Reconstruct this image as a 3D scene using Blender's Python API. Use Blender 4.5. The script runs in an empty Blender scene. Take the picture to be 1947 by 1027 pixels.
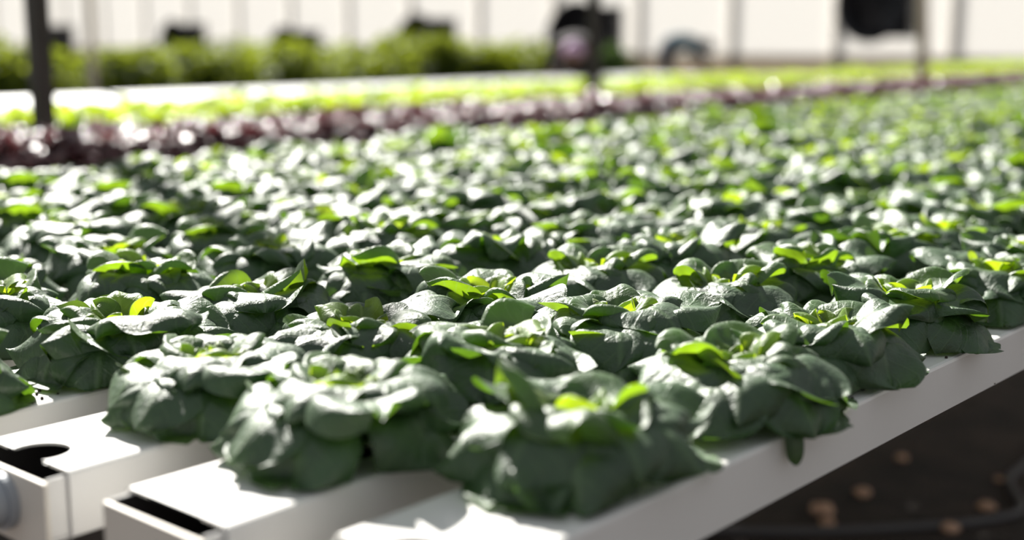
import bpy, bmesh, math, random
import numpy as np
from mathutils import Vector, Matrix, noise

random.seed(7)
PI = math.pi
scn = bpy.context.scene
C = scn.collection

# ------------------------------------------------------------------ camera
PITCH, YAW, FPX = 0.17979, 0.71546, 2465.07
cam_d = bpy.data.cameras.new('camera')
cam_d.sensor_fit = 'HORIZONTAL'; cam_d.sensor_width = 36.0
cam_d.lens = FPX * 36.0 / 1947.0
cam_d.clip_start = 0.05; cam_d.clip_end = 300
cam_d.dof.use_dof = True
cam_d.dof.focus_distance = 1.40
cam_d.dof.aperture_fstop = 1.9
cam = bpy.data.objects.new('camera', cam_d); C.objects.link(cam)
CAMZ = 1.10
cam.location = (0, 0, CAMZ)
cam.rotation_euler = (PI / 2 - PITCH, 0, YAW)
scn.camera = cam

# ------------------------------------------------------------------ world, sun, exposure
scn.view_settings.view_transform = 'Standard'
scn.view_settings.look = 'None'
scn.view_settings.gamma = 1.0
scn.view_settings.use_curve_mapping = False
scn.view_settings.exposure = 0.12
w = bpy.data.worlds.new('sky'); scn.world = w; w.use_nodes = True
bg = w.node_tree.nodes['Background']
bg.inputs['Color'].default_value = (0.90, 0.95, 1.0, 1)
bg.inputs['Strength'].default_value = 0.40
sun_d = bpy.data.lights.new('sun', 'SUN'); sun_d.energy = 15.0; sun_d.angle = math.radians(0.9)
sun_d.color = (1.0, 0.965, 0.90)
sun = bpy.data.objects.new('sun', sun_d); C.objects.link(sun)
SE = math.radians(37)
travel = Vector((0.917 * math.cos(SE), -0.399 * math.cos(SE), -math.sin(SE)))
sun.rotation_euler = travel.to_track_quat('-Z', 'Y').to_euler()
sun.location = (-6, 6, 6)

# ------------------------------------------------------------------ helpers
def tag(o, label=None, cat=None, group=None, kind=None):
    if label: o['label'] = label
    if cat: o['category'] = cat
    if group: o['group'] = group
    if kind: o['kind'] = kind
    return o

def link(name, me, parent=None, mat=None, loc=None):
    o = bpy.data.objects.new(name, me); C.objects.link(o)
    if mat is not None and me is not None and not me.materials: me.materials.append(mat)
    if parent is not None: o.parent = parent
    if loc is not None: o.location = loc
    return o

def empty(name, loc=(0, 0, 0), rz=0, **k):
    o = bpy.data.objects.new(name, None); C.objects.link(o)
    o.location = loc; o.rotation_euler = (0, 0, rz); o.empty_display_size = 0.05
    return tag(o, **k)

def smooth(me, on=True):
    me.polygons.foreach_set('use_smooth', [on] * len(me.polygons)); me.update()

def bm_box(bm, x0, x1, y0, y1, z0, z1, bev=0.0, seg=2):
    vs = [bm.verts.new(p) for p in ((x0, y0, z0), (x1, y0, z0), (x1, y1, z0), (x0, y1, z0), (x0, y0, z1), (x1, y0, z1), (x1, y1, z1), (x0, y1, z1))]
    fs = [bm.faces.new([vs[i] for i in f]) for f in ((3, 2, 1, 0), (4, 5, 6, 7), (0, 1, 5, 4), (1, 2, 6, 5), (2, 3, 7, 6), (3, 0, 4, 7))]
    if bev > 0:
        es = list({e for f in fs for e in f.edges})
        bmesh.ops.bevel(bm, geom=es, offset=bev, segments=seg, affect='EDGES', profile=0.5)

def bm_mesh(name, bm, sm=False):
    me = bpy.data.meshes.new(name); bm.to_mesh(me); bm.free()
    if sm: smooth(me)
    return me

def box_me(name, *a, bev=0.0, sm=False):
    bm = bmesh.new(); bm_box(bm, *a, bev=bev); return bm_mesh(name, bm, sm)

def tube(bm, p0, p1, r0, r1=None, n=16, caps=True):
    r1 = r0 if r1 is None else r1
    p0, p1 = Vector(p0), Vector(p1); d = (p1 - p0).normalized()
    a = d.orthogonal().normalized(); b = d.cross(a)
    A = [bm.verts.new(p0 + (a * math.cos(t) + b * math.sin(t)) * r0) for t in [2 * PI * i / n for i in range(n)]]
    B = [bm.verts.new(p1 + (a * math.cos(t) + b * math.sin(t)) * r1) for t in [2 * PI * i / n for i in range(n)]]
    for i in range(n): bm.faces.new((A[i], A[(i + 1) % n], B[(i + 1) % n], B[i]))
    if caps: bm.faces.new(A[::-1]); bm.faces.new(B)

def tube_me(name, segs, n=16, sm=True):
    bm = bmesh.new()
    for s in segs: tube(bm, *s, n=n)
    me = bm_mesh(name, bm, sm)
    return me

def path_me(name, pts, r, n=10):
    """a bent round tube through the points"""
    bm = bmesh.new(); rings = []
    P = [Vector(p) for p in pts]
    for i, p in enumerate(P):
        d = (P[min(i + 1, len(P) - 1)] - P[max(i - 1, 0)]).normalized()
        a = d.cross(Vector((0, 0, 1)));
        a = a.normalized() if a.length > 1e-4 else Vector((1, 0, 0)); b = d.cross(a)
        rings.append([bm.verts.new(p + (a * math.cos(2 * PI * k / n) + b * math.sin(2 * PI * k / n)) * r) for k in range(n)])
    for A, B in zip(rings, rings[1:]):
        for k in range(n): bm.faces.new((A[k], A[(k + 1) % n], B[(k + 1) % n], B[k]))
    bm.faces.new(rings[0][::-1]); bm.faces.new(rings[-1])
    bmesh.ops.recalc_face_normals(bm, faces=bm.faces)
    return bm_mesh(name, bm, True)

# ------------------------------------------------------------------ materials
def newmat(name):
    m = bpy.data.materials.new(name); m.use_nodes = True
    nt = m.node_tree; nt.nodes.clear()
    return m, nt, nt.nodes, nt.links

def simple(name, col, rough=0.5, spec=0.5, metal=0.0, noise_amt=0.0, nscale=20.0, bump=0.0, bscale=200.0):
    m, nt, N, L = newmat(name)
    out = N.new('ShaderNodeOutputMaterial'); p = N.new('ShaderNodeBsdfPrincipled')
    p.inputs['Base Color'].default_value = (*col, 1); p.inputs['Roughness'].default_value = rough
    p.inputs['Specular IOR Level'].default_value = spec; p.inputs['Metallic'].default_value = metal
    L.new(p.outputs[0], out.inputs[0])
    if noise_amt or bump:
        tc = N.new('ShaderNodeTexCoord')
    if noise_amt:
        n = N.new('ShaderNodeTexNoise'); n.inputs['Scale'].default_value = nscale; n.inputs['Detail'].default_value = 5
        L.new(tc.outputs['Object'], n.inputs['Vector'])
        mp = N.new('ShaderNodeMapRange'); mp.inputs[3].default_value = 1 - noise_amt; mp.inputs[4].default_value = 1 + noise_amt
        L.new(n.outputs[0], mp.inputs[0])
        mx = N.new('ShaderNodeMix'); mx.data_type = 'RGBA'; mx.blend_type = 'MULTIPLY'; mx.inputs[0].default_value = 1
        mx.inputs[6].default_value = (*col, 1); L.new(mp.outputs[0], mx.inputs[7]); L.new(mx.outputs[2], p.inputs['Base Color'])
    if bump:
        n2 = N.new('ShaderNodeTexNoise'); n2.inputs['Scale'].default_value = bscale; n2.inputs['Detail'].default_value = 3
        L.new(tc.outputs['Object'], n2.inputs['Vector'])
        b = N.new('ShaderNodeBump'); b.inputs['Strength'].default_value = bump; b.inputs['Distance'].default_value = 0.002
        L.new(n2.outputs[0], b.inputs['Height']); L.new(b.outputs[0], p.inputs['Normal'])
    return m

def leaf_mat(name, base, trans, rib, tfac, rough, spec=0.5, sheen=0.0, bumpd=0.0012, var=0.25, scale=90.0, coat=0.0):
    """leaf: glossy puckered skin over a translucent blade, paler midrib and side veins"""
    m, nt, N, L = newmat(name)
    out = N.new('ShaderNodeOutputMaterial'); p = N.new('ShaderNodeBsdfPrincipled'); t = N.new('ShaderNodeBsdfTranslucent')
    mix = N.new('ShaderNodeMixShader'); mix.inputs[0].default_value = tfac
    L.new(p.outputs[0], mix.inputs[1]); L.new(t.outputs[0], mix.inputs[2]); L.new(mix.outputs[0], out.inputs[0])
    p.inputs['Roughness'].default_value = rough; p.inputs['Specular IOR Level'].default_value = spec
    p.inputs['Sheen Weight'].default_value = sheen; p.inputs['Sheen Roughness'].default_value = 0.45
    p.inputs['Coat Weight'].default_value = coat; p.inputs['Coat Roughness'].default_value = 0.48
    uv = N.new('ShaderNodeUVMap'); sep = N.new('ShaderNodeSeparateXYZ'); L.new(uv.outputs[0], sep.inputs[0])
    ab = N.new('ShaderNodeMath'); ab.operation = 'ABSOLUTE'; L.new(sep.outputs[0], ab.inputs[0])
    # midrib mask, narrowing towards the tip
    mr = N.new('ShaderNodeMapRange'); mr.inputs[1].default_value = 0.02; mr.inputs[2].default_value = 0.09; mr.inputs[3].default_value = 1; mr.inputs[4].default_value = 0
    L.new(ab.outputs[0], mr.inputs[0])
    # side veins: wave along (s - |v| * .35)
    ml = N.new('ShaderNodeMath'); ml.operation = 'MULTIPLY_ADD'; ml.inputs[1].default_value = -0.32; L.new(ab.outputs[0], ml.inputs[0]); L.new(sep.outputs[1], ml.inputs[2])
    sn = N.new('ShaderNodeMath'); sn.operation = 'MULTIPLY'; sn.inputs[1].default_value = 46.0; L.new(ml.outputs[0], sn.inputs[0])
    s2 = N.new('ShaderNodeMath'); s2.operation = 'SINE'; L.new(sn.outputs[0], s2.inputs[0])
    vr = N.new('ShaderNodeMapRange'); vr.inputs[1].default_value = 0.86; vr.inputs[2].default_value = 1.0; vr.inputs[3].default_value = 0; vr.inputs[4].default_value = 0.45
    L.new(s2.outputs[0], vr.inputs[0])
    mx = N.new('ShaderNodeMath'); mx.operation = 'MAXIMUM'; L.new(mr.outputs[0], mx.inputs[0]); L.new(vr.outputs[0], mx.inputs[1])
    tc = N.new('ShaderNodeTexCoord')
    n = N.new('ShaderNodeTexNoise'); n.inputs['Scale'].default_value = 28; n.inputs['Detail'].default_value = 3; L.new(tc.outputs['Object'], n.inputs['Vector'])
    mp = N.new('ShaderNodeMapRange'); mp.inputs[1].default_value = 0.3; mp.inputs[2].default_value = 0.7; mp.inputs[3].default_value = 1 - var; mp.inputs[4].default_value = 1 + var; L.new(n.outputs[0], mp.inputs[0])
    def colour(c, r, fac):
        a = N.new('ShaderNodeMix'); a.data_type = 'RGBA'; a.blend_type = 'MULTIPLY'; a.inputs[0].default_value = 1
        a.inputs[6].default_value = (*c, 1); L.new(mp.outputs[0], a.inputs[7])
        b = N.new('ShaderNodeMix'); b.data_type = 'RGBA'; b.inputs[7].default_value = (*r, 1)
        f = N.new('ShaderNodeMath'); f.operation = 'MULTIPLY'; f.inputs[1].default_value = fac; L.new(mx.outputs[0], f.inputs[0])
        L.new(f.outputs[0], b.inputs[0]); L.new(a.outputs[2], b.inputs[6])
        return b
    L.new(colour(base, rib, 0.45).outputs[2], p.inputs['Base Color'])
    L.new(colour(trans, rib, 0.35).outputs[2], t.inputs['Color'])
    # pucker bump: cells between veins + fine grain
    vo = N.new('ShaderNodeTexNoise'); vo.inputs['Scale'].default_value = scale; vo.inputs['Detail'].default_value = 4; vo.inputs['Roughness'].default_value = 0.6
    L.new(tc.outputs['Object'], vo.inputs['Vector'])
    sub = N.new('ShaderNodeMath'); sub.operation = 'MULTIPLY_ADD'; sub.inputs[1].default_value = -0.35; L.new(mx.outputs[0], sub.inputs[0]); L.new(vo.outputs[0], sub.inputs[2])
    b = N.new('ShaderNodeBump'); b.inputs['Strength'].default_value = 0.9; b.inputs['Distance'].default_value = bumpd
    L.new(sub.outputs[0], b.inputs['Height']); L.new(b.outputs[0], p.inputs['Normal']); L.new(b.outputs[0], p.inputs['Coat Normal'])
    return m

M_OUT = leaf_mat('leaf outer', (0.030, 0.082, 0.022), (0.10, 0.21, 0.008), (0.13, 0.23, 0.08), 0.34, 0.50, 0.95, 0.04, bumpd=0.0022, scale=120, coat=0.4)
M_MID = leaf_mat('leaf middle', (0.045, 0.108, 0.027), (0.22, 0.37, 0.010), (0.20, 0.32, 0.10), 0.44, 0.50, 0.95, 0.10, bumpd=0.0020, scale=120, coat=0.4)
M_HRT = leaf_mat('leaf heart', (0.11, 0.19, 0.032), (0.36, 0.50, 0.012), (0.38, 0.48, 0.14), 0.50, 0.50, 0.8, 0.10, bumpd=0.0016, scale=120, coat=0.2)
M_RED = leaf_mat('red leaf', (0.100, 0.030, 0.036), (0.14, 0.02, 0.022), (0.20, 0.10, 0.10), 0.22, 0.26, 1.0, 0.3, bumpd=0.003, scale=60)
M_LIME = leaf_mat('lime leaf', (0.20, 0.30, 0.035), (0.44, 0.56, 0.02), (0.45, 0.54, 0.15), 0.55, 0.35, 0.5, 0.1, bumpd=0.003, scale=60)
M_BUSH = leaf_mat('bush leaf', (0.055, 0.092, 0.018), (0.23, 0.28, 0.016), (0.25, 0.3, 0.1), 0.45, 0.6, 0.2, 0.0)
M_BUSHD = leaf_mat('dark bush leaf', (0.02, 0.045, 0.016), (0.05, 0.09, 0.015), (0.1, 0.14, 0.06), 0.35, 0.8, 0.1, 0.0)
M_STEM = simple('lettuce stem', (0.30, 0.38, 0.18), 0.5)
M_PVC = simple('white channel plastic', (0.80, 0.785, 0.76), 0.34, 0.5, noise_amt=0.035, nscale=9, bump=0.10, bscale=140)
M_INNER = simple('black channel inside', (0.018, 0.017, 0.018), 0.45)
M_PVCW = simple('cream end plate plastic', (0.76, 0.70, 0.62), 0.40, 0.45, noise_amt=0.05, nscale=14)
M_PIPE = simple('grey drain pipe plastic', (0.36, 0.38, 0.41), 0.35)
M_STEEL = simple('galvanised steel', (0.20, 0.20, 0.20), 0.5, metal=0.6, noise_amt=0.15)
M_POST = simple('weathered timber post', (0.040, 0.034, 0.028), 0.75, noise_amt=0.25, nscale=12, bump=0.3, bscale=60)
M_POSTL = simple('pale timber post', (0.42, 0.35, 0.28), 0.75, noise_amt=0.2, nscale=12)
M_FAN = simple('dark fan housing', (0.016, 0.015, 0.019), 0.5, noise_amt=0.1)
M_FANB = simple('fan blade metal', (0.06, 0.06, 0.065), 0.45, metal=0.5)
M_CRUMB = simple('soil crumb', (0.03, 0.022, 0.016), 0.9)
M_BENCH = simple('white bench sheet', (0.40, 0.41, 0.40), 0.5, noise_amt=0.05, nscale=2)
M_STONE = simple('pale brown stone', (0.60, 0.36, 0.24), 0.7, noise_amt=0.3, nscale=40)
M_HOSE = simple('grey hose rubber', (0.10, 0.09, 0.09), 0.6)
M_POT = simple('black plant pot', (0.02, 0.02, 0.02), 0.5)
M_BARK = simple('plant stalk', (0.10, 0.10, 0.04), 0.8)

def ground_mat():
    m, nt, N, L = newmat('dark soil floor')
    out = N.new('ShaderNodeOutputMaterial'); p = N.new('ShaderNodeBsdfPrincipled'); L.new(p.outputs[0], out.inputs[0])
    tc = N.new('ShaderNodeTexCoord')
    n = N.new('ShaderNodeTexNoise'); n.inputs['Scale'].default_value = 3.5; n.inputs['Detail'].default_value = 8; n.inputs['Roughness'].default_value = 0.7
    L.new(tc.outputs['Object'], n.inputs['Vector'])
    cr = N.new('ShaderNodeValToRGB'); e = cr.color_ramp.elements
    e[0].position = 0.35; e[0].color = (0.026, 0.020, 0.018, 1); e[1].position = 0.7; e[1].color = (0.085, 0.058, 0.046, 1)
    L.new(n.outputs[0], cr.inputs[0]); L.new(cr.outputs[0], p.inputs['Base Color'])
    p.inputs['Roughness'].default_value = 0.85
    n2 = N.new('ShaderNodeTexNoise'); n2.inputs['Scale'].default_value = 45; n2.inputs['Detail'].default_value = 6; L.new(tc.outputs['Object'], n2.inputs['Vector'])
    b = N.new('ShaderNodeBump'); b.inputs['Distance'].default_value = 0.02; b.inputs['Strength'].default_value = 0.8
    L.new(n2.outputs[0], b.inputs['Height']); L.new(b.outputs[0], p.inputs['Normal'])
    return m

def film_mat(name, col, tcol):
    m, nt, N, L = newmat(name)
    out = N.new('ShaderNodeOutputMaterial'); d = N.new('ShaderNodeBsdfDiffuse'); t = N.new('ShaderNodeBsdfTranslucent'); mx = N.new('ShaderNodeMixShader')
    d.inputs[0].default_value = (*col, 1); t.inputs[0].default_value = (*tcol, 1); mx.inputs[0].default_value = 0.75
    L.new(d.outputs[0], mx.inputs[1]); L.new(t.outputs[0], mx.inputs[2]); L.new(mx.outputs[0], out.inputs[0])
    return m
M_FILM = film_mat('white greenhouse film', (0.82, 0.82, 0.80), (0.87, 0.86, 0.84))
M_FILMB = film_mat('beige lower film', (0.74, 0.68, 0.59), (0.52, 0.47, 0.40))

# ------------------------------------------------------------------ setting
floor = link('floor', box_me('floor', -60, 20, -6, 32, -0.2, 0.0), mat=ground_mat()); tag(floor, 'dark bare soil floor under the growing benches', kind='structure')

WY = 20.0
wall = empty('wall_back', (0, WY, 0)); tag(wall, 'white translucent plastic greenhouse end wall', kind='structure')
pan = box_me('panel', 0.008, 1.992, -0.01, 0.01, 0.75, 4.0)
low = box_me('lower panel', 0.008, 1.992, -0.01, 0.01, 0.0, 0.71)
pst = box_me('wall post', -0.03, 0.03, 0.012, 0.08, 0, 4.1)
M_WPOST = simple('cream wall post', (0.86, 0.80, 0.72), 0.6)
for me, m in ((pan, M_FILM), (low, M_FILMB), (pst, M_WPOST)): me.materials.append(m)
for i in range(-25, 9):
    link('panel', pan, wall, loc=(2.0 * i - 0.29, 0, 0))
    link('lower_panel', low, wall, loc=(2.0 * i - 0.29, 0, 0))
    link('wall_post', pst, wall, loc=(2.0 * i - 0.29, 0, 0))
gr = box_me('girt', -50.4, 17.7, -0.05, 0.03, 0.71, 0.75); gr.materials.append(simple('pale girt', (0.5, 0.44, 0.36), 0.6)); link('girt', gr, wall)
g2 = box_me('girt top', -50.4, 17.7, -0.05, 0.03, 4.0, 4.08); g2.materials.append(gr.materials[0]); link('girt', g2, wall)

# ------------------------------------------------------------------ growing channels
XA, PITCHX, CW, CH, ZT = -0.6034, 0.19660, 0.1285, 0.0562, 0.7513
def lid_mesh(y0, y1, holes, w=CW, h=CH, hr=0.027, t=0.0025, bev=0.004):
    """lid: a folded cover with rounded edges and round planting holes; local x across, z=0 is the top face"""
    bm = bmesh.new(); hw = w / 2
    cuts = sorted(holes); hx = 0.034
    # profile from hole-strip edge outwards and down
    prof = [(hx, 0), (hw - bev, 0), (hw - bev * 0.3, -bev * 0.3), (hw, -bev), (hw, -h)]
    inner = [(hw - t, -h), (hw - t, -bev - t), (hw - bev, -t), (hx, -t)]
    ys = [y0, y1]
    for c in cuts:
        for e in (c - hx, c + hx):
            if y0 < e < y1: ys.append(e)
    ys = sorted(ys)
    def strip(P, sgn):
        for (xa, za), (xb, zb) in zip(P, P[1:]):
            for ya, yb in zip(ys, ys[1:]):
                v = [bm.verts.new((sgn * xa, ya, za)), bm.verts.new((sgn * xb, ya, zb)), bm.verts.new((sgn * xb, yb, zb)), bm.verts.new((sgn * xa, yb, za))]
                bm.faces.new(v if sgn > 0 else v[::-1])
    for sg in (1, -1):
        strip(prof, sg); strip([prof[-1], inner[0]], sg); strip(inner, sg)
        # front and back rims
        for ye in (y0, y1):
            for k in range(4):
                a, b = prof[k], prof[k + 1]; q = [(inner[3]), (inner[2]), (inner[1]), (inner[1]), (inner[0])]
                c_, d_ = q[k + 1], q[k]
                vv = [bm.verts.new((sg * x, ye, z)) for x, z in (a, b, c_, d_)]
                try: bm.faces.new(vv)
                except Exception: pass
    n = 24
    for zz in (0.0, -t):
        yy = y0
        for c in cuts:
            a, b = c - hx, c + hx
            if b <= y0 or a >= y1: continue
            if a > yy:
                bm.faces.new([bm.verts.new(p) for p in ((-hx, yy, zz), (hx, yy, zz), (hx, a, zz), (-hx, a, zz))])
            lo, hi = max(a, y0), min(b, y1)
            for k in range(n):
                t0, t1 = 2 * PI * k / n, 2 * PI * (k + 1) / n
                pts = []
                for tt, rr in ((t0, 'r'), (t1, 'r'), (t1, 'c'), (t0, 'c')):
                    dx, dy = math.cos(tt), math.sin(tt)
                    s = hx / max(abs(dx), abs(dy)) if rr == 'r' else hr
                    pts.append((dx * s, c + dy * s))
                if max(p[1] for p in pts) <= lo: continue
                pts = [(x, min(max(y, lo), hi)) for x, y in pts]
                vv = [bm.verts.new((x, y, zz)) for x, y in pts]
                try: bm.faces.new(vv)
                except Exception: pass
            yy = hi
        if yy < y1: bm.faces.new([bm.verts.new(p) for p in ((-hx, yy, zz), (hx, yy, zz), (hx, y1, zz), (-hx, y1, zz))])
    for c in cuts:      # the hole's wall
        for k in range(n):
            t0, t1 = 2 * PI * k / n, 2 * PI * (k + 1) / n
            q = [(math.cos(t0) * hr, c + math.sin(t0) * hr), (math.cos(t1) * hr, c + math.sin(t1) * hr)]
            if min(q[0][1], q[1][1]) < y0: continue
            bm.faces.new([bm.verts.new((q[0][0], q[0][1], 0)), bm.verts.new((q[1][0], q[1][1], 0)), bm.verts.new((q[1][0], q[1][1], -t)), bm.verts.new((q[0][0], q[0][1], -t))])
    bmesh.ops.remove_doubles(bm, verts=bm.verts, dist=1e-5)
    deg = [f for f in bm.faces if f.calc_area() < 1e-10]
    bmesh.ops.delete(bm, geom=deg, context='FACES')
    me = bm_mesh('lid', bm)
    me.materials.append(M_PVC); me.materials.append(M_INNER)
    for p in me.polygons:
        if abs(p.center.z + t) < 1e-4 and abs(p.center.x) < hw - bev: p.material_index = 1
        elif abs(abs(p.center.x) - (hw - t)) < 1e-5: p.material_index = 1
    return me

def tray_mesh(y0, y1, w=CW - 0.008, h=CH - 0.0035):
    bm = bmesh.new(); hw = w / 2; t = 0.0025; top = -0.0045
    bm_box(bm, -hw, hw, y0, y1, -h - 0.006, -h - 0.0035)
    bm_box(bm, -hw, -hw + t, y0, y1, -h - 0.0035, top, bev=0.0008, seg=1)
    bm_box(bm, hw - t, hw, y0, y1, -h - 0.0035, top, bev=0.0008, seg=1)
    me = bm_mesh('tray', bm); me.materials.append(M_PVC); me.materials.append(M_INNER)
    for p in me.polygons:
        c_ = p.center
        if abs(c_.z + h + 0.0035) < 1e-4 and abs(p.normal.z) > .9: p.material_index = 1
        if abs(abs(c_.x) - (hw - t)) < 1e-4 and abs(p.normal.x) > .9: p.material_index = 1
    return me

PLATE = box_me('end plate', -CW / 2 + 0.0005, CW / 2 - 0.0005, -0.0045, 0.0, -CH - 0.012, -0.006, bev=0.0014); PLATE.materials.append(M_PVCW)
def pipe_mesh():
    bm = bmesh.new()
    tube(bm, (0, -0.0045, -0.034), (0, -0.030, -0.034), 0.0205, n=28)
    tube(bm, (0, -0.0045, -0.034), (0, -0.012, -0.034), 0.0245, n=28)
    me = bm_mesh('drain pipe', bm); me.materials.append(M_PIPE); return me
PIPE = pipe_mesh()

ORD = ['first', 'second', 'third', 'fourth', 'fifth', 'sixth', 'seventh', 'eighth', 'ninth', 'tenth', 'eleventh', 'twelfth', 'thirteenth', 'fourteenth', 'fifteenth', 'sixteenth', 'seventeenth', 'eighteenth', 'nineteenth', 'twentieth']
TENS = {2: 'twent', 3: 'thirt', 4: 'fort', 5: 'fift', 6: 'sixt', 7: 'sevent', 8: 'eight', 9: 'ninet'}
def ordinal(n):
    n += 1
    if n <= 20: return ORD[n - 1]
    t, u = divmod(n, 10)
    if t > 9: return 'one hundred and ' + ordinal(n - 101)
    return TENS[t] + ('ieth' if u == 0 else 'y-' + ORD[u - 1])
NCH = 11
Y_END = {0: 0.576, 1: 0.534, 2: 0.524, 3: 0.30, 4: 0.32}
OFF = {0: 0.7905, 1: 0.703, 2: 0.711, 3: 0.7335}
SP = 0.20
Y_FAR = 8.6
rng = random.Random(11)
heads = []   # channel, ordinal k, x, y
OBS = {(0, 0): (1090, 762), (0, 1): (1400, 668), (0, 2): (1560, 603), (0, 3): (1712, 548), (0, 4): (1885, 503),
       (1, 0): (655, 728), (1, 1): (945, 647), (1, 2): (1173, 592), (1, 3): (1383, 533),
       (2, 0): (415, 668), (2, 1): (688, 603), (2, 2): (933, 552), (2, 3): (1140, 501), (3, 0): (230, 597), (3, 1): (490, 547)}
FW = Vector((-math.sin(YAW) * math.cos(PITCH), math.cos(YAW) * math.cos(PITCH), -math.sin(PITCH)))
RT = Vector((math.cos(YAW), math.sin(YAW), 0)); UP = RT.cross(FW)
def unproject(x, y, z):
    d = FW + RT * ((x - 973.5) / FPX) - UP * ((y - 513.5) / FPX)
    s = (z - CAMZ) / d.z
    return Vector((0, 0, CAMZ)) + d * s
for c in range(NCH):
    xc = XA - c * PITCHX
    off = OFF.get(c, 0.70 + rng.uniform(0, 0.19))
    n0 = 0
    if c >= 3: n0 = -1
    ymax = min(2.95 * abs(xc) + 1.3, 8.4)
    ymin = max(0.0, 0.42 * abs(xc) - 0.2)
    k = n0; ordn = 0
    while True:
        y = off + k * SP
        if y > ymax: break
        if y >= ymin - 0.1 or k < 0:
            hx, hy = xc + rng.uniform(-.008, .008), y + rng.uniform(-.012, .012)
            if (c, k) in OBS:
                P = unproject(*OBS[(c, k)], ZT + 0.060); hx, hy = max(min(P.x, xc + .016), xc - .016), P.y
            heads.append((c, ordn, hx, hy, y)); ordn += 1
        k += 1
    holes = [off + j * SP for j in range(-4, 50) if off + j * SP < Y_FAR - .04]
    ye = Y_END.get(c, min(h[4] for h in heads if h[0] == c) - 0.2)
    hl = [h for h in holes if h > ye + 0.04]
    if c == 2: hl = [0.5335] + [h for h in hl if h > 0.6]
    if c == 0: hl = [0.588] + [h for h in hl if h > 0.65]
    if c == 1: hl = [h for h in hl if h > 0.6]
    lab = 'white channel along the right edge of the bench, nearest the camera' if c == 0 else '%s white growing channel counted from the bench\'s right edge' % ORD[c]
    if c == 1: lab = 'white channel with dark slot behind its cream end plate, second from right'
    if c == 2: lab = 'white channel with notched lid and grey pipe stub at its end'
    e = empty('growing_channel', (xc, 0, ZT)); tag(e, lab, 'channel', 'white growing channels of the near bench')
    link('lid', lid_mesh(ye, Y_FAR, hl), e)
    link('tray', tray_mesh(ye - 0.018, Y_FAR + 0.02), e)
    link('end_plate', PLATE, e, loc=(0, ye - 0.018, 0)); link('end_plate', PLATE, e, loc=(0, Y_FAR + 0.0245, 0))
    if c != 1: link('drain_pipe', PIPE, e, loc=(0, ye - 0.018, 0))

# steel bench below the channels
def bench_frame(name, x0, x1, ys, ztop, label, cat, mat=M_STEEL, rail=True, leg=0.04):
    e = empty(name, ((x0 + x1) / 2, ys[0], 0)); tag(e, label, cat)
    cx = (x1 - x0) / 2
    cb = box_me('cross beam', -cx, cx, -leg / 2, leg / 2, ztop - leg, ztop, bev=0.003); cb.materials.append(mat)
    lg = box_me('leg', -leg / 2, leg / 2, -leg / 2, leg / 2, 0, ztop - leg, bev=0.003); lg.materials.append(mat)
    for y in ys:
        link('cross_beam', cb, e, loc=(0, y - ys[0], 0))
        for sx in (-cx + 0.12, cx - 0.12): link('leg', lg, e, loc=(sx, y - ys[0], 0))
    return e
bench_frame('bench_frame', -2.66, -0.555, [0.72, 3.9, 6.6, 8.3], ZT - CH - 0.0085, 'steel frame carrying the nearest bench of white channels', 'frame')

# ------------------------------------------------------------------ lettuce heads
def leaf_geo(L, W, a0, a1, az, r0, z0, cup, roll, tiproll, wave, fr, ph, tw, nu, nv, zmin=0.004, puck=0.0016, seed=0, s0=0.25, s1=0.9, wrap=0.8, ruf=0.012):
    """vertices, faces, uvs of one leaf in head coordinates"""
    V = []; UV = []; F = []
    ca, sa = math.cos(az), math.sin(az)
    r, z = r0, z0
    du = 1.0 / (nu - 1)
    rows = []
    for i in range(nu):
        s = 1 - (1 - i * du) ** 1.35
        q = min(max((s - s0) / (s1 - s0), 0.0), 1.0); e = a0 + (a1 - a0) * (q * q * (3 - 2 * q))
        if s > 0.84: e -= tiproll * ((s - 0.84) / 0.16) ** 1.4
        if i: r += math.cos(e) * L * (s - sp_); z += math.sin(e) * L * (s - sp_)
        sp_ = s
        wd = W * ((s + 0.04) ** 0.62) * math.sqrt(max(1 - s ** 5, 0.0)) / 0.80
        if i == nu - 1: wd = W * 0.16
        rows.append((s, e, r, z, wd))
    for s, e, r, z, wd in rows:
        nr, nz = -math.sin(e), math.cos(e)
        for j in range(nv):
            v = -1 + 2 * j / (nv - 1); av = abs(v)
            lat = wd * v
            off = cup * wd * v * v * (1 - 0.55 * s)
            if av > 0.62:
                q = (av - 0.62) / 0.38
                off -= roll * wd * q * q * min(1, s * 2.2); lat -= math.copysign(roll * wd * 0.30 * q * q, v)
            off += wave * W * (av ** 2.0) * s * math.sin(fr * s * 2 * PI + ph + (1.7 if v > 0 else 0))
            off += wave * W * 0.8 * max(0, s - 0.55) * 2 * math.sin(v * 4.3 + ph * 2)
            off += 0.10 * tw * lat * s
            off += ruf * (0.25 + av) * s * noise.noise(Vector((lat * 22 + seed * 2.3, s * L * 24, seed * .9 + 7)))
            pn = noise.noise(Vector((lat * 42 + seed * 3.1, s * L * 42, seed * 1.7)))
            off += puck * pn * min(1, s * 3) - 0.0022 * math.exp(-(v / 0.10) ** 2) * (1 - s)
            rr = r + nr * off; zz = z + nz * off
            # bend the blade round the head's axis
            R0 = max(r, 0.025) + 0.012; fi = lat * wrap / R0
            x = rr - R0 * (1 - math.cos(fi)) / wrap; y = R0 * math.sin(fi) / wrap
            if zz < zmin: zz = zmin + 0.15 * (zz - zmin) * 0 + 0.0012 * (pn + 1)
            X = x * ca - y * sa; Y = x * sa + y * ca
            V.append((X, Y, zz)); UV.append((v, s))
    for i in range(nu - 1):
        for j in range(nv - 1):
            a = i * nv + j
            F.append((a, a + 1, a + nv + 1, a + nv))
    return V, F, UV

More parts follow.
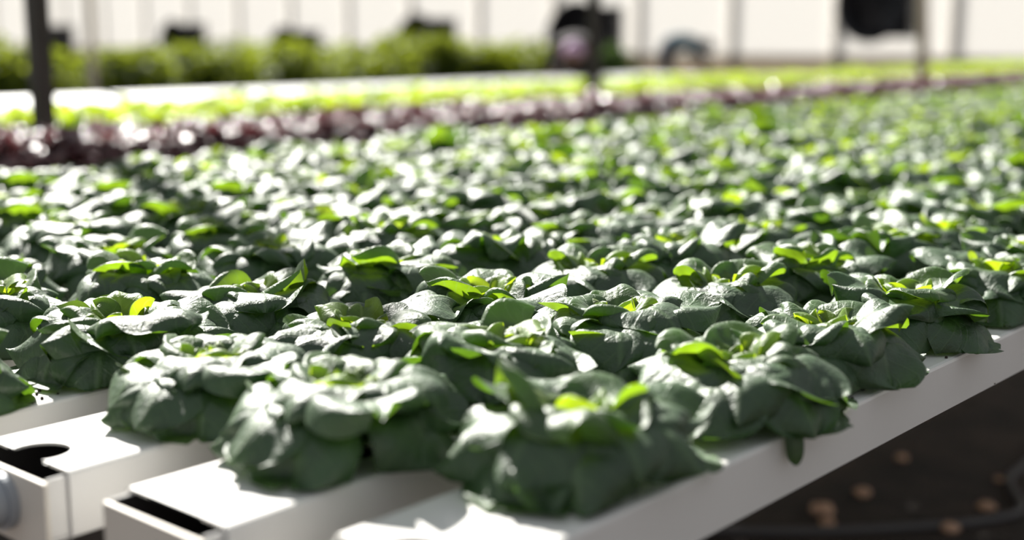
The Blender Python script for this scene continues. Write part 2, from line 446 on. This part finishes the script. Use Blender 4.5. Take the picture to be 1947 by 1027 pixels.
def geo_mesh(name, geos, mats):
    """one mesh of several leaves; geos = [(V,F,UV,material index)]"""
    V, F, UV, MI = [], [], [], []
    for v, f, u, mi in geos:
        b = len(V); V += v; UV += u
        F += [tuple(b + i for i in q) for q in f]; MI += [mi] * len(f)
    me = bpy.data.meshes.new(name); me.from_pydata(V, [], F)
    uvl = me.uv_layers.new(name='UVMap')
    li = np.zeros(len(me.loops), dtype=np.int32); me.loops.foreach_get('vertex_index', li)
    uvl.data.foreach_set('uv', np.array(UV, dtype=np.float32)[li].ravel())
    for m in mats: me.materials.append(m)
    me.polygons.foreach_set('material_index', MI)
    smooth(me)
    return me

def butterhead(seed, nu, nv, n=29):
    R = random.Random(seed); out = []
    for i in range(n):
        t = i / (n - 1)                       # 0 outermost, 1 innermost
        az = i * 2.39996 + R.uniform(-.28, .28)
        j = lambda a: R.uniform(-a, a)
        K = ((0.00, .146, 32, -70, -25, .25, .85, .054), (0.14, .143, 44, -68, -10, .30, .85, .058), (0.30, .138, 54, -54, 20, .32, .85, .060),
             (0.44, .126, 58, -34, 40, .34, .80, .060), (0.58, .108, 62, -14, 65, .38, .80, .056), (0.72, .091, 66, 6, 80, .42, .82, .047),
             (0.86, .072, 70, 34, 75, .50, .95, .033), (1.00, .052, 76, 60, 40, .50, .95, .018))
        for ka, kb in zip(K, K[1:]):
            if ka[0] <= t <= kb[0]:
                f = (t - ka[0]) / (kb[0] - ka[0]); q = [a + (b - a) * f for a, b in zip(ka, kb)]; break
        L = q[1] + j(.008); W = q[7] * R.uniform(.88, 1.10); a0 = math.radians(q[2] + j(6)); a1 = math.radians(q[3] + j(12))
        if 0.3 < t < 0.75 and R.random() < 0.08: a1 += math.radians(40)
        g = dict(cup=0.02 + 0.25 * t ** 2 + j(.12), roll=0.12 + 0.10 * min(1, 2 * t) + j(.18), tiproll=math.radians(q[4] + j(35)), wave=0.22 + 0.06 * t + j(.09), s0=q[5] + j(.04), s1=q[6] + j(.05), wrap=0.85 + j(.15))
        mi = 0 if t < 0.55 else (1 if t < 0.80 else 2)
        r0 = 0.010 * (1 - t) + 0.002
        V, F, UV = leaf_geo(L, W, a0, a1, az, r0, 0.004 + 0.012 * t, fr=1.3 + j(.5), ph=R.uniform(0, 6.3), tw=j(1.5), nu=nu, nv=nv, seed=seed * 40 + i, **g)
        out.append((V, F, UV, mi))
    return out

MATS = [M_OUT, M_MID, M_HRT]
stem_bm = bmesh.new(); tube(stem_bm, (0, 0, -0.040), (0, 0, 0.020), 0.010, 0.008, n=12)
STEM = bm_mesh('stem', stem_bm, True); STEM.materials.append(M_STEM)

NEARV = []
for s in range(7):
    geos = butterhead(100 + s, 23, 23)
    NEARV.append([geo_mesh('leaf', [(V, F, UV, 0)], [MATS[mi]]) for V, F, UV, mi in geos])
FARV = []
for s in range(6):
    geos = butterhead(200 + s, 10, 9, n=24)
    sv = [(0.009 * math.cos(a), 0.009 * math.sin(a), z) for z in (-0.04, 0.02) for a in [k * PI / 4 for k in range(8)]]
    geos.append((sv, [(k, (k + 1) % 8, 8 + (k + 1) % 8, 8 + k) for k in range(8)], [(0, 0)] * 16, 0))
    FARV.append(geo_mesh('butterhead', geos, MATS))

SPECIAL = {
    (0, 0): 'big butterhead lettuce nearest the camera, first on the right edge channel',
    (0, 1): 'butterhead with dangling leaves, second on the right edge channel',
    (1, 0): 'blurred butterhead at the end of the channel with the dark slot',
    (2, 0): 'butterhead beside the notched lid, first on the grey pipe channel',
}
def chan_word(c):
    return 'the right edge channel' if c == 0 else 'the %s channel from the right edge' % ORD[c]
for (c, k, x, y, yn) in heads:
    Z = (Vector((x, y, ZT)) - Vector((0, 0, CAMZ))).dot(FW)
    near = Z < 2.75
    sc = rng.uniform(0.90, 1.0); rz = rng.uniform(0, 2 * PI)
    if (c, k) == (0, 1): rz = 0.0
    lab = SPECIAL.get((c, k), 'green butterhead lettuce, %s from the near end of %s' % (ordinal(k), chan_word(c)))
    grp = 'butterhead lettuces on the near bench'
    if near:
        e = empty('lettuce', (x, y, ZT), rz); e.scale = (sc, sc, sc * rng.uniform(.94, 1.06)); tag(e, lab, 'lettuce', grp)
        for me in NEARV[rng.randrange(len(NEARV))]: link('leaf', me, e)
        link('stem', STEM, e)
        if (c, k) == (0, 1):      # two withered narrow leaves hanging over the channel's side
            for az, W_, L_, a1_ in ((-0.95, .010, .135, -115), (-0.35, .013, .125, -75)):
                V, F, UV = leaf_geo(L_, W_, math.radians(20), math.radians(a1_), az, .015, .014, .3, .5, .6, .1, 1.5, 2.0, .5, 16, 7, zmin=-0.05, seed=77, s0=.35, s1=.75, wrap=.2, ruf=.004)
                link('leaf', geo_mesh('leaf', [(V, F, UV, 0)], [M_OUT]), e)['label'] = 'narrow withered leaf hanging over the channel side'
    else:
        o = link('lettuce', FARV[rng.randrange(len(FARV))], loc=(x, y, ZT)); o.rotation_euler = (0, 0, rz); o.scale = (sc, sc, sc * rng.uniform(.9, 1.15))
        tag(o, lab, 'lettuce', grp)

# ------------------------------------------------------------------ red and lime lettuce beds
def looseleaf(seed, n, hgt, spread, curl):
    R = random.Random(seed); out = []
    for i in range(n):
        t = i / (n - 1); j = lambda a: R.uniform(-a, a)
        az = i * 2.39996 + j(.3)
        L = hgt * (1.25 - 0.35 * t) + j(.01); W = (0.045 - 0.016 * t)
        a0 = math.radians(52 + 34 * t + j(6)); a1 = math.radians(-30 * spread * (1 - t) + 55 * t + j(14))
        V, F, UV = leaf_geo(L, W, a0, a1, az, 0.008 * (1 - t) + .002, 0.004 + .01 * t, cup=0.25 + .3 * t, roll=curl, tiproll=math.radians(50 + j(30)), wave=0.30, fr=2.6, ph=R.uniform(0, 6), tw=j(2), nu=9, nv=9, seed=seed * 50 + i, s0=0.0, s1=1.0)
        out.append((V, F, UV, 0))
    return out
REDV = [geo_mesh('red lettuce', looseleaf(300 + s, 24, 0.105, 1.3, 0.4), [M_RED]) for s in range(4)]
LIMEV = [geo_mesh('lime lettuce', looseleaf(400 + s, 22, 0.12, 1.1, 0.25), [M_LIME]) for s in range(4)]
ZR = 0.73
def bed(xs, y0, yf, variants, name, label, group, chlab, sp=0.165):
    for q, xc in enumerate(xs):
        ya, yb = y0(xc), yf(xc)
        e = empty('growing_channel', (xc, 0, ZR)); tag(e, chlab[q], 'channel', 'white channels of the far beds')
        link('lid', box_lid(ya - .3, yb + .3), e); link('tray', tray_mesh(ya - .32, yb + .32), e)
        y = ya + rng.uniform(0, .1); nn = 0
        while y < yb:
            o = link(name, variants[rng.randrange(len(variants))], loc=(xc + rng.uniform(-.01, .01), y + rng.uniform(-.01, .01), ZR))
            o.rotation_euler = (0, 0, rng.uniform(0, 6.28)); s = rng.uniform(.9, 1.1); o.scale = (s, s, s * rng.uniform(.9, 1.1))
            tag(o, label % (ordinal(nn), ('nearest', 'second', 'third', 'farthest')[q]), name.split('_')[-1], group)
            y += sp; nn += 1
def box_lid(y0, y1):
    bm = bmesh.new(); bm_box(bm, -CW / 2, CW / 2, y0, y1, -0.0025, 0); hw = CW / 2
    bm_box(bm, -hw, -hw + .0025, y0, y1, -CH, -.0025); bm_box(bm, hw - .0025, hw, y0, y1, -CH, -.0025)
    me = bm_mesh('lid', bm); me.materials.append(M_PVC); return me
bed([-3.29, -3.465, -3.64], lambda x: 0.46 * abs(x), lambda x: 3.0 * abs(x) + .3, REDV, 'red_lettuce', 'dark red loose-leaf lettuce, %s from the left in the %s red row', 'red lettuces behind the near bench',
    ['white channel under the nearest row of red lettuce', 'white channel under the middle row of red lettuce', 'white channel under the farthest row of red lettuce'])
bed([-4.08, -4.28, -4.48, -4.68], lambda x: 0.46 * abs(x), lambda x: 2.95 * abs(x), LIMEV, 'green_lettuce', 'bright lime green lettuce, %s from the left in the %s lime row', 'lime green lettuces behind the red ones',
    ['white channel under the %s row of lime green lettuce, behind the red' % o for o in ('nearest', 'second', 'third', 'farthest')])
bench_frame('bench_frame', -3.72, -3.21, [1.4, 4.2, 7.4, 10.6], ZR - CH - 0.0085, 'low steel frame under the red lettuce channels', 'frame')
bench_frame('bench_frame', -4.78, -3.98, [1.7, 5.2, 9.0, 13.0], ZR - CH - 0.0085, 'steel frame under the lime green lettuce channels', 'frame')

# empty white sheeted benches behind the lime lettuce
for i, (ya, yb) in enumerate([(-0.2, 3.0), (3.04, 7.0), (7.04, 11.0)]):
    e = empty('white_bench', (-6.3, ya, 0))
    tag(e, ['empty white-topped bench at the left behind the dark post', 'empty white-topped bench in front of the bushes, left of centre', 'empty white-topped bench between the bushes and the slim dark post'][i], 'bench', 'empty white benches')
    Lb = yb - ya
    link('bench_top', box_me('bench top', -1.42, 1.42, 0, Lb, 0.68, 0.712, bev=0.006), e, M_BENCH)
    for sx in (-1.25, 1.25):
        for sy in (0.15, Lb - 0.15): link('leg', box_me('leg', sx - .02, sx + .02, sy - .02, sy + .02, 0, 0.68), e, M_STEEL)

# ------------------------------------------------------------------ posts
def post(x, y, w, h, mat, label, lean=(0, 0)):
    e = empty('support_post', (x, y, 0)); tag(e, label, 'post'); e.rotation_euler = (*lean, 0)
    link('post_shaft', box_me('shaft', -w / 2, w / 2, -w / 2, w / 2, 0, h, bev=0.004), e, mat)
    link('base_shoe', box_me('shoe', -w / 2 - .02, w / 2 + .02, -w / 2 - .02, w / 2 + .02, 0, 0.12, bev=0.004), e, M_STEEL)
    return e
post(-3.85, 2.155, 0.058, 3.2, M_POST, 'thick dark post at the left between red and lime lettuce')
post(-3.85, 5.03, 0.046, 3.2, M_POST, 'slim dark post right of centre in front of a fan')
post(-3.85, 8.93, 0.062, 3.2, M_POSTL, 'greyish brown post at the right beside the round dark fan', (0.035, -0.045))
post(-8.15, 4.95, 0.045, 3.2, M_POSTL, 'thin brown post in front of the bushes, right of the thick one')

# ------------------------------------------------------------------ exhaust fans
def fan(x, zc, D, label, facing=1):
    e = empty('exhaust_fan', (x, WY - 0.012, zc)); tag(e, label, 'fan', 'dark fans on the end wall')
    h = D / 2 * .92
    bm = bmesh.new()
    d0 = -0.26
    for a in ((-h, h, d0, 0, -h, -h + .03), (-h, h, d0, 0, h - .03, h), (-h, -h + .03, d0, 0, -h + .03, h - .03), (h - .03, h, d0, 0, -h + .03, h - .03)): bm_box(bm, *a)
    link('housing', bm_mesh('housing', bm), e, M_FAN)
    bm = bmesh.new(); n = 32      # cone shroud flaring out of the square housing
    rings = []
    for rr, yy in ((h * .93, d0 + 0.02), (h * .95, d0 - 0.14), (h * 1.17, d0 - 0.36), (h * 1.14, d0 - 0.36), (h * .92, d0 - 0.14), (h * .90, d0 + .02)):
        rings.append([bm.verts.new((rr * math.cos(2 * PI * k / n), yy, rr * math.sin(2 * PI * k / n))) for k in range(n)])
    for A, B in zip(rings, rings[1:] + rings[:1]):
        for k in range(n): bm.faces.new((A[k], A[(k + 1) % n], B[(k + 1) % n], B[k]))
    link('cone_shroud', bm_mesh('cone', bm, True), e, M_FAN)
    bp = box_me('back plate', -h + .03, h - .03, -0.02, 0, -h + .03, h - .03); link('back_shutter', bp, e, M_FAN)
    hub = bmesh.new(); tube(hub, (0, -0.30, 0), (0, -0.02, 0), 0.11, n=18); link('motor', bm_mesh('motor', hub, True), e, M_FANB)
    for k in range(6):
        bm = bmesh.new(); a = k * PI / 3
        pts = []
        for rr, ww, tw in ((0.10, .05, .5), (h * .5, .11, .35), (h * .86, .13, .22)):
            for sg in (-1, 1): pts.append((rr, sg * ww * math.sin(1.2), sg * ww * tw))
        for th in (0, 0.008):
            vs = [bm.verts.new((p[0] * math.cos(a) - p[1] * math.sin(a), -0.22 + p[2] + th, p[0] * math.sin(a) + p[1] * math.cos(a))) for p in pts]
            bm.faces.new((vs[0], vs[1], vs[3], vs[2])); bm.faces.new((vs[2], vs[3], vs[5], vs[4]))
        link('fan_blade', bm_mesh('blade', bm), e, M_FANB)
    bm = bmesh.new()
    for rr in (h * .3, h * .55, h * .8):
        ps = [(rr * math.cos(2 * PI * k / 24), d0 - .30, rr * math.sin(2 * PI * k / 24)) for k in range(25)]
        for p0, p1 in zip(ps, ps[1:]): tube(bm, p0, p1, 0.006, n=5)
    for k in range(8):
        a = k * PI / 4; tube(bm, (0, d0 - .30, 0), (h * .99 * math.cos(a), d0 - .30, h * .99 * math.sin(a)), 0.006, n=5)
    link('guard', bm_mesh('guard', bm), e, M_FAN)
    return e
fan(-9.38, CAMZ + 0.46, 1.12, 'large round dark fan at the top right, cut by the frame')
fan(-15.25, CAMZ - 0.12, 1.38, 'dark fan behind the slim post and the worker in purple')
fan(-19.45, CAMZ - 0.22, 1.20, 'dark fan rising above the bushes left of the slim post')
fan(-23.75, CAMZ - 0.44, 1.16, 'low dark fan above the bushes, between its two fan neighbours')
fan(-28.1, CAMZ - 0.27, 1.18, 'dark fan with rounded left side above the bushes, third from left')
fan(-34.3, CAMZ - 0.28, 1.18, 'dark fan behind the thick post at the left')

# ------------------------------------------------------------------ bushes
def bush_mesh(seed, w, h, n):
    R = random.Random(seed); geos = []
    V, F, UV = [], [], []
    blobs = [(R.uniform(-w * .24, w * .24), R.uniform(-w * .24, w * .24), h * R.uniform(.35, .80), w * R.uniform(.24, .33)) for _ in range(9)]
    for i in range(n):
        bx, by, bz, br = R.choice(blobs)
        d = Vector((R.gauss(0, 1), R.gauss(0, 1), R.gauss(0, 1))).normalized() * br * R.uniform(.6, 1.0)
        p = Vector((bx, by, bz)) + Vector((d.x, d.y, d.z * 0.75))
        if p.z > h: p.z = h - R.uniform(0, .05)
        if p.z < 0.3: p.z = 0.3 + R.uniform(0, .1)
        a = Vector((R.gauss(0, 1), R.gauss(0, 1), R.gauss(0, .6))).normalized(); b = a.cross(Vector((R.gauss(0, 1), R.gauss(0, 1), 1.5))).normalized()
        c_ = a.cross(b); L = R.uniform(.05, .09); W = L * .42; k = len(V)
        for u, v, q in ((0, 0, 0), (.35, 1, -.15), (.35, 0, .1), (.35, -1, -.15), (.75, .8, -.2), (.75, 0, .05), (.75, -.8, -.2), (1, 0, -.15)):
            V.append(tuple(p + a * (u * L) + b * (v * W) + c_ * (q * W))); UV.append((v, u))
        F += [(k, k + 2, k + 1), (k, k + 3, k + 2), (k + 1, k + 2, k + 5, k + 4), (k + 2, k + 3, k + 6, k + 5), (k + 4, k + 5, k + 7), (k + 5, k + 6, k + 7)]
    return V, F, UV
def bush_set(seed, w, h, n, mat): V, F, UV = bush_mesh(seed, w, h, n); return geo_mesh('foliage', [(V, F, UV, 0)], [mat])
BUSH = [bush_set(500 + s, 0.95, 1.0, 2600, M_BUSH) for s in range(4)]
BUSHD = [bush_set(520 + s, 0.95, 1.0, 2600, M_BUSHD) for s in range(2)]
def stalks(seed):
    bm = bmesh.new(); R = random.Random(seed)
    for k in range(7):
        a = R.uniform(0, 6.28); tube(bm, (0.03 * math.cos(a), 0.03 * math.sin(a), .24), (R.uniform(.1, .3) * math.cos(a), R.uniform(.1, .3) * math.sin(a), .75), 0.010, .005, n=6)
    me = bm_mesh('stalks', bm, True); me.materials.append(M_BARK); return me
STALK = stalks(3)
potb = bmesh.new(); tube(potb, (0, 0, 0), (0, 0, .26), .13, .17, n=20); tube(potb, (0, 0, .245), (0, 0, .27), .18, .18, n=20); POT = bm_mesh('pot', potb, True); POT.materials.append(M_POT)
def bush(x, y, h, dark, label, group='bushes in front of the end wall'):
    e = empty('potted_bush', (x, y, 0), rng.uniform(0, 6.28)); tag(e, label, 'bush', group)
    s = rng.uniform(.95, 1.1)
    f = link('foliage', (BUSHD if dark else BUSH)[rng.randrange(2 if dark else 4)], e); f.scale = (s, s, h)
    link('stalks', STALK, e); link('pot', POT, e)
y = 3.1; i = 0
hts = [1.15, 1.16, 1.12, 1.04, 1.08, 1.11, 1.05, 1.15, 1.06, 1.05, 1.05, 1.02, .98, .9, .9]
while y < 12.2:
    dark = i in (1, 10, 11); hh = hts[min(i, 14)]
    bush(-8.75 - rng.uniform(0, .08), y, hh, dark, '%s leafy bush, %s from the left in the row behind the white benches' % ('dark green' if dark else 'yellow-green', ordinal(i)))
    bush(-9.55 - rng.uniform(0, .08), y + .35, hh * rng.uniform(.97, 1.0), dark, '%s leafy bush, %s from the left in the hidden second bush row' % ('dark green' if dark else 'yellow-green', ordinal(i)))
    y += 0.84; i += 1

# ------------------------------------------------------------------ workers
M_SKIN = simple('skin', (0.16, 0.08, 0.05), 0.5)
M_TEAL = simple('teal shirt', (0.008, 0.075, 0.115), 0.8)
M_NAVY = simple('navy trousers', (0.012, 0.018, 0.04), 0.85)
M_HAIR = simple('dark hair', (0.012, 0.010, 0.010), 0.7)
M_PURP = simple('lilac cloth', (0.42, 0.27, 0.43), 0.8)
M_BROWN = simple('dark plum clothes', (0.014, 0.008, 0.010), 0.85)
def skin_me(name, chains, mat, sub=2):
    """continuous surface grown over joints: chains of (point, radius); shared points join"""
    pts = []; rad = []; edges = []
    def idx(p, r):
        for i, q in enumerate(pts):
            if (Vector(q) - Vector(p)).length < 1e-4: return i
        pts.append(tuple(p)); rad.append(r); return len(pts) - 1
    for ch in chains:
        ids = [idx(p, r) for p, r in ch]
        edges += list(zip(ids, ids[1:]))
    me = bpy.data.meshes.new(name); me.from_pydata(pts, edges, [])
    o = bpy.data.objects.new(name, me); C.objects.link(o)
    o.modifiers.new('skin', 'SKIN'); o.modifiers['skin'].use_smooth_shade = True
    sv = me.skin_vertices
    if not sv:
        bm = bmesh.new(); bm.from_mesh(me); bm.verts.layers.skin.verify(); bm.to_mesh(me); bm.free()
    for i, r in enumerate(rad): me.skin_vertices[0].data[i].radius = (r, r)
    me.skin_vertices[0].data[0].use_root = True
    sb = o.modifiers.new('sub', 'SUBSURF'); sb.levels = sub; sb.render_levels = sub
    dg = bpy.context.evaluated_depsgraph_get(); dg.update()
    nm = bpy.data.meshes.new_from_object(o.evaluated_get(dg)); nm.materials.clear(); nm.materials.append(mat); smooth(nm)
    bpy.data.objects.remove(o)
    return nm
def person(loc, rz, shirt, trousers, hairmat, label, cloth_hair):
    """figure bent forward at the hips towards +x, arms reaching down"""
    e = empty('person', loc, rz); tag(e, label, 'person', 'workers by the end wall')
    pel = (0, 0, .90)
    hd = Vector((.66, 0, .93))
    body = [[(pel, .09), ((.14, 0, .96), .095), ((.30, 0, 1.00), .11), ((.43, 0, 1.0), .105), ((.50, 0, .985), .06), ((.57, 0, .965), .055), ((.63, 0, .945), .088), ((.72, 0, .90), .082), ((.76, 0, .865), .05)]]
    for s in (-1, 1):
        body.append([(pel, .09), ((-.02, s * .10, .80), .070), ((.03, s * .12, .50), .052), ((.0, s * .12, .30), .046), ((-.03, s * .12, .09), .038), ((.02, s * .12, .04), .040), ((.14, s * .13, .03), .030)])
        body.append([((.43, 0, 1.0), .105), ((.45, s * .16, .97), .06), ((.50, s * .20, .80), .045), ((.55, s * .20, .70), .040), ((.68, s * .17, .52), .030), ((.71, s * .165, .48), .033)])
    link('body', skin_me('body', body, M_SKIN), e)
    for s in (-1, 1):
        ch = []
        w0 = (.71, s * .165, .48)
        for k in range(4):
            dy = (k - 1.5) * .020
            ch.append([(w0, .03), ((.745, s * .165 + dy, .44), .0095), ((.765, s * .165 + dy, .40), .009), ((.765, s * .165 + dy, .37 + .006 * abs(k - 1)), .008)])
        ch.append([(w0, .03), ((.72, s * .125, .455), .011), ((.745, s * .115, .425), .010)])
        link('hand', skin_me('hand', ch, M_SKIN, 1), e)
    top = [[((-.01, 0, .915), .165), ((.10, 0, .95), .158), ((.30, 0, 1.005), .145), ((.43, 0, 1.0), .135), ((.485, 0, .985), .075)]]
    for s in (-1, 1): top.append([((.43, 0, 1.0), .135), ((.45, s * .16, .97), .072), ((.50, s * .20, .80), .056), ((.53, s * .20, .74), .052)])
    link('shirt', skin_me('shirt', top, shirt), e)
    leg = [[((.09, 0, .945), .132), ((0, 0, .90), .148), ((-.03, 0, .86), .135)]]
    for s in (-1, 1): leg.append([((-.03, 0, .86), .135), ((-.02, s * .095, .78), .105), ((.03, s * .12, .50), .076), ((.0, s * .12, .30), .068), ((-.03, s * .12, .12), .060)])
    link('trousers', skin_me('trousers', leg, trousers), e)
    bm = bmesh.new(); bmesh.ops.create_uvsphere(bm, u_segments=20, v_segments=14, radius=0.104)
    for v in bm.verts: v.co = Vector((v.co.x * 1.0 + .66, v.co.y * .9, v.co.z * .9 + .95))
    for v in [v for v in bm.verts if v.co.z < .93 and v.co.x > .70]: v.co.z = .93
    link('headscarf' if cloth_hair else 'hair', bm_mesh('hair', bm, True), e, hairmat)
    for s in (-1, 1):
        bm = bmesh.new(); bm_box(bm, -.08, .20, s * .13 - .05, s * .13 + .05, 0, .085, bev=.03, seg=3); link('shoe', bm_mesh('shoe', bm, True), e, M_HAIR)
    # face: nose, eyes
    bm = bmesh.new(); bmesh.ops.create_cone(bm, segments=8, radius1=.018, radius2=.006, depth=.05, matrix=Matrix.Translation((.785, 0, .895)) @ Matrix.Rotation(1.9, 4, 'Y')); link('nose', bm_mesh('nose', bm, True), e, M_SKIN)
    for s in (-1, 1):
        bm = bmesh.new(); bmesh.ops.create_uvsphere(bm, u_segments=10, v_segments=8, radius=.010, matrix=Matrix.Translation((.772, s * .030, .912))); link('eye', bm_mesh('eye', bm, True), e, M_HAIR)
        bm = bmesh.new(); bmesh.ops.create_uvsphere(bm, u_segments=10, v_segments=8, radius=.024, matrix=Matrix.Translation((.675, s * .088, .905)) @ Matrix.Diagonal((.8, .4, 1.2, 1))); link('ear', bm_mesh('ear', bm, True), e, M_SKIN)
    bm = bmesh.new(); bm_box(bm, .764, .778, -.022, .022, .862, .868, bev=.002); link('mouth', bm_mesh('mouth', bm, True), e, M_BROWN)
    return e
def at_depth(px, py, Z, z):
    d = FW + RT * ((px - 973.5) / FPX) - UP * ((py - 513.5) / FPX); p = d * Z
    return Vector((p.x, p.y, z))
p = at_depth(1266, 100, 20.0, 0); person((p.x, p.y, 0), YAW + 0.15, M_TEAL, M_NAVY, M_HAIR, 'person in a teal shirt and navy trousers bending over in front of the wall', False)
p = at_depth(1097, 100, 12.6, 0); person((p.x, p.y, 0), YAW - PI / 2 - .1, M_BROWN, M_BROWN, M_PURP, 'person with a lilac headscarf and dark clothes bending behind the slim post', True)

# ------------------------------------------------------------------ small things
def crumbs():
    bm = bmesh.new(); R = random.Random(5)
    spots = [(62, 762), (70, 752), (66, 768), (80, 760), (55, 765), (75, 745), (1818, 718), (1895, 655), (1733, 700), (1620, 760), (1640, 742), (570, 930), (88, 742), (110, 750), (1850, 690), (1700, 740)]
    for k, (x, y) in enumerate(spots):
        P = unproject(x, y, ZT); r = R.uniform(.0010, .0026)
        ci = round((XA - P.x) / PITCHX); xc = XA - ci * PITCHX
        P.x = min(max(P.x, xc - .058), xc + .058)
        bmesh.ops.create_icosphere(bm, subdivisions=1, radius=r, matrix=Matrix.Translation((P.x, P.y, ZT + r * .6)) @ Matrix.Rotation(k, 4, 'X'))
    return bm_mesh('crumbs', bm)
tag(link('soil_crumbs', crumbs(), mat=M_CRUMB), 'dark soil crumbs scattered on the white channel tops', 'dirt', kind='stuff')
hp = [(-1.20, 3.9), (-1.13, 3.6), (-1.10, 3.28), (-1.085, 3.13), (-.99, 2.95), (-1.03, 2.82), (-1.10, 2.72), (-1.3, 2.5), (-1.55, 2.3)]
pts = []
for i in range(len(hp) - 1):
    p0, p1, p2, p3 = [np.array(hp[min(max(q, 0), len(hp) - 1)]) for q in (i - 1, i, i + 1, i + 2)]
    for t in np.linspace(0, 1, 6, endpoint=False):
        q = .5 * ((2 * p1) + (-p0 + p2) * t + (2 * p0 - 5 * p1 + 4 * p2 - p3) * t * t + (-p0 + 3 * p1 - 3 * p2 + p3) * t ** 3); pts.append((q[0], q[1], .010))
tag(link('hose', path_me('hose', pts, .010), mat=M_HOSE), 'thin grey hose curving over the dark soil at the lower right', 'hose')
R = random.Random(9)
for k, (x, y, r) in enumerate([(1640, 943, .022), (1562, 978, .030), (1572, 1000, .02), (1715, 875, .018), (1875, 970, .022), (1805, 1010, .022), (1900, 915, .012), (1500, 1015, .016), (1755, 790, .016), (1830, 745, .016)]):
    P = unproject(x, y, 0.0); bm = bmesh.new(); bmesh.ops.create_icosphere(bm, subdivisions=2, radius=r)
    for v in bm.verts: v.co = v.co * (1 + .25 * noise.noise(v.co * 60 + Vector((k, 0, 0)))); v.co.z = v.co.z * .55
    o = link('stone', bm_mesh('stone', bm, True), mat=M_STONE, loc=(P.x, P.y, r * .4)); tag(o, 'small pale brown stone on the dark soil, ' + ['directly left of the grey hose bend', 'upper one of the touching pair', 'lower one of the touching pair', 'alone below the middle of the channel side', 'just inside the grey hose bend', 'beside the lowest run of the hose', 'touching the hose near the right frame edge', 'nearest the bottom edge of the channel', 'close under the channel side', 'farthest back under the channel'][k], 'stone', 'pale stones on the soil')
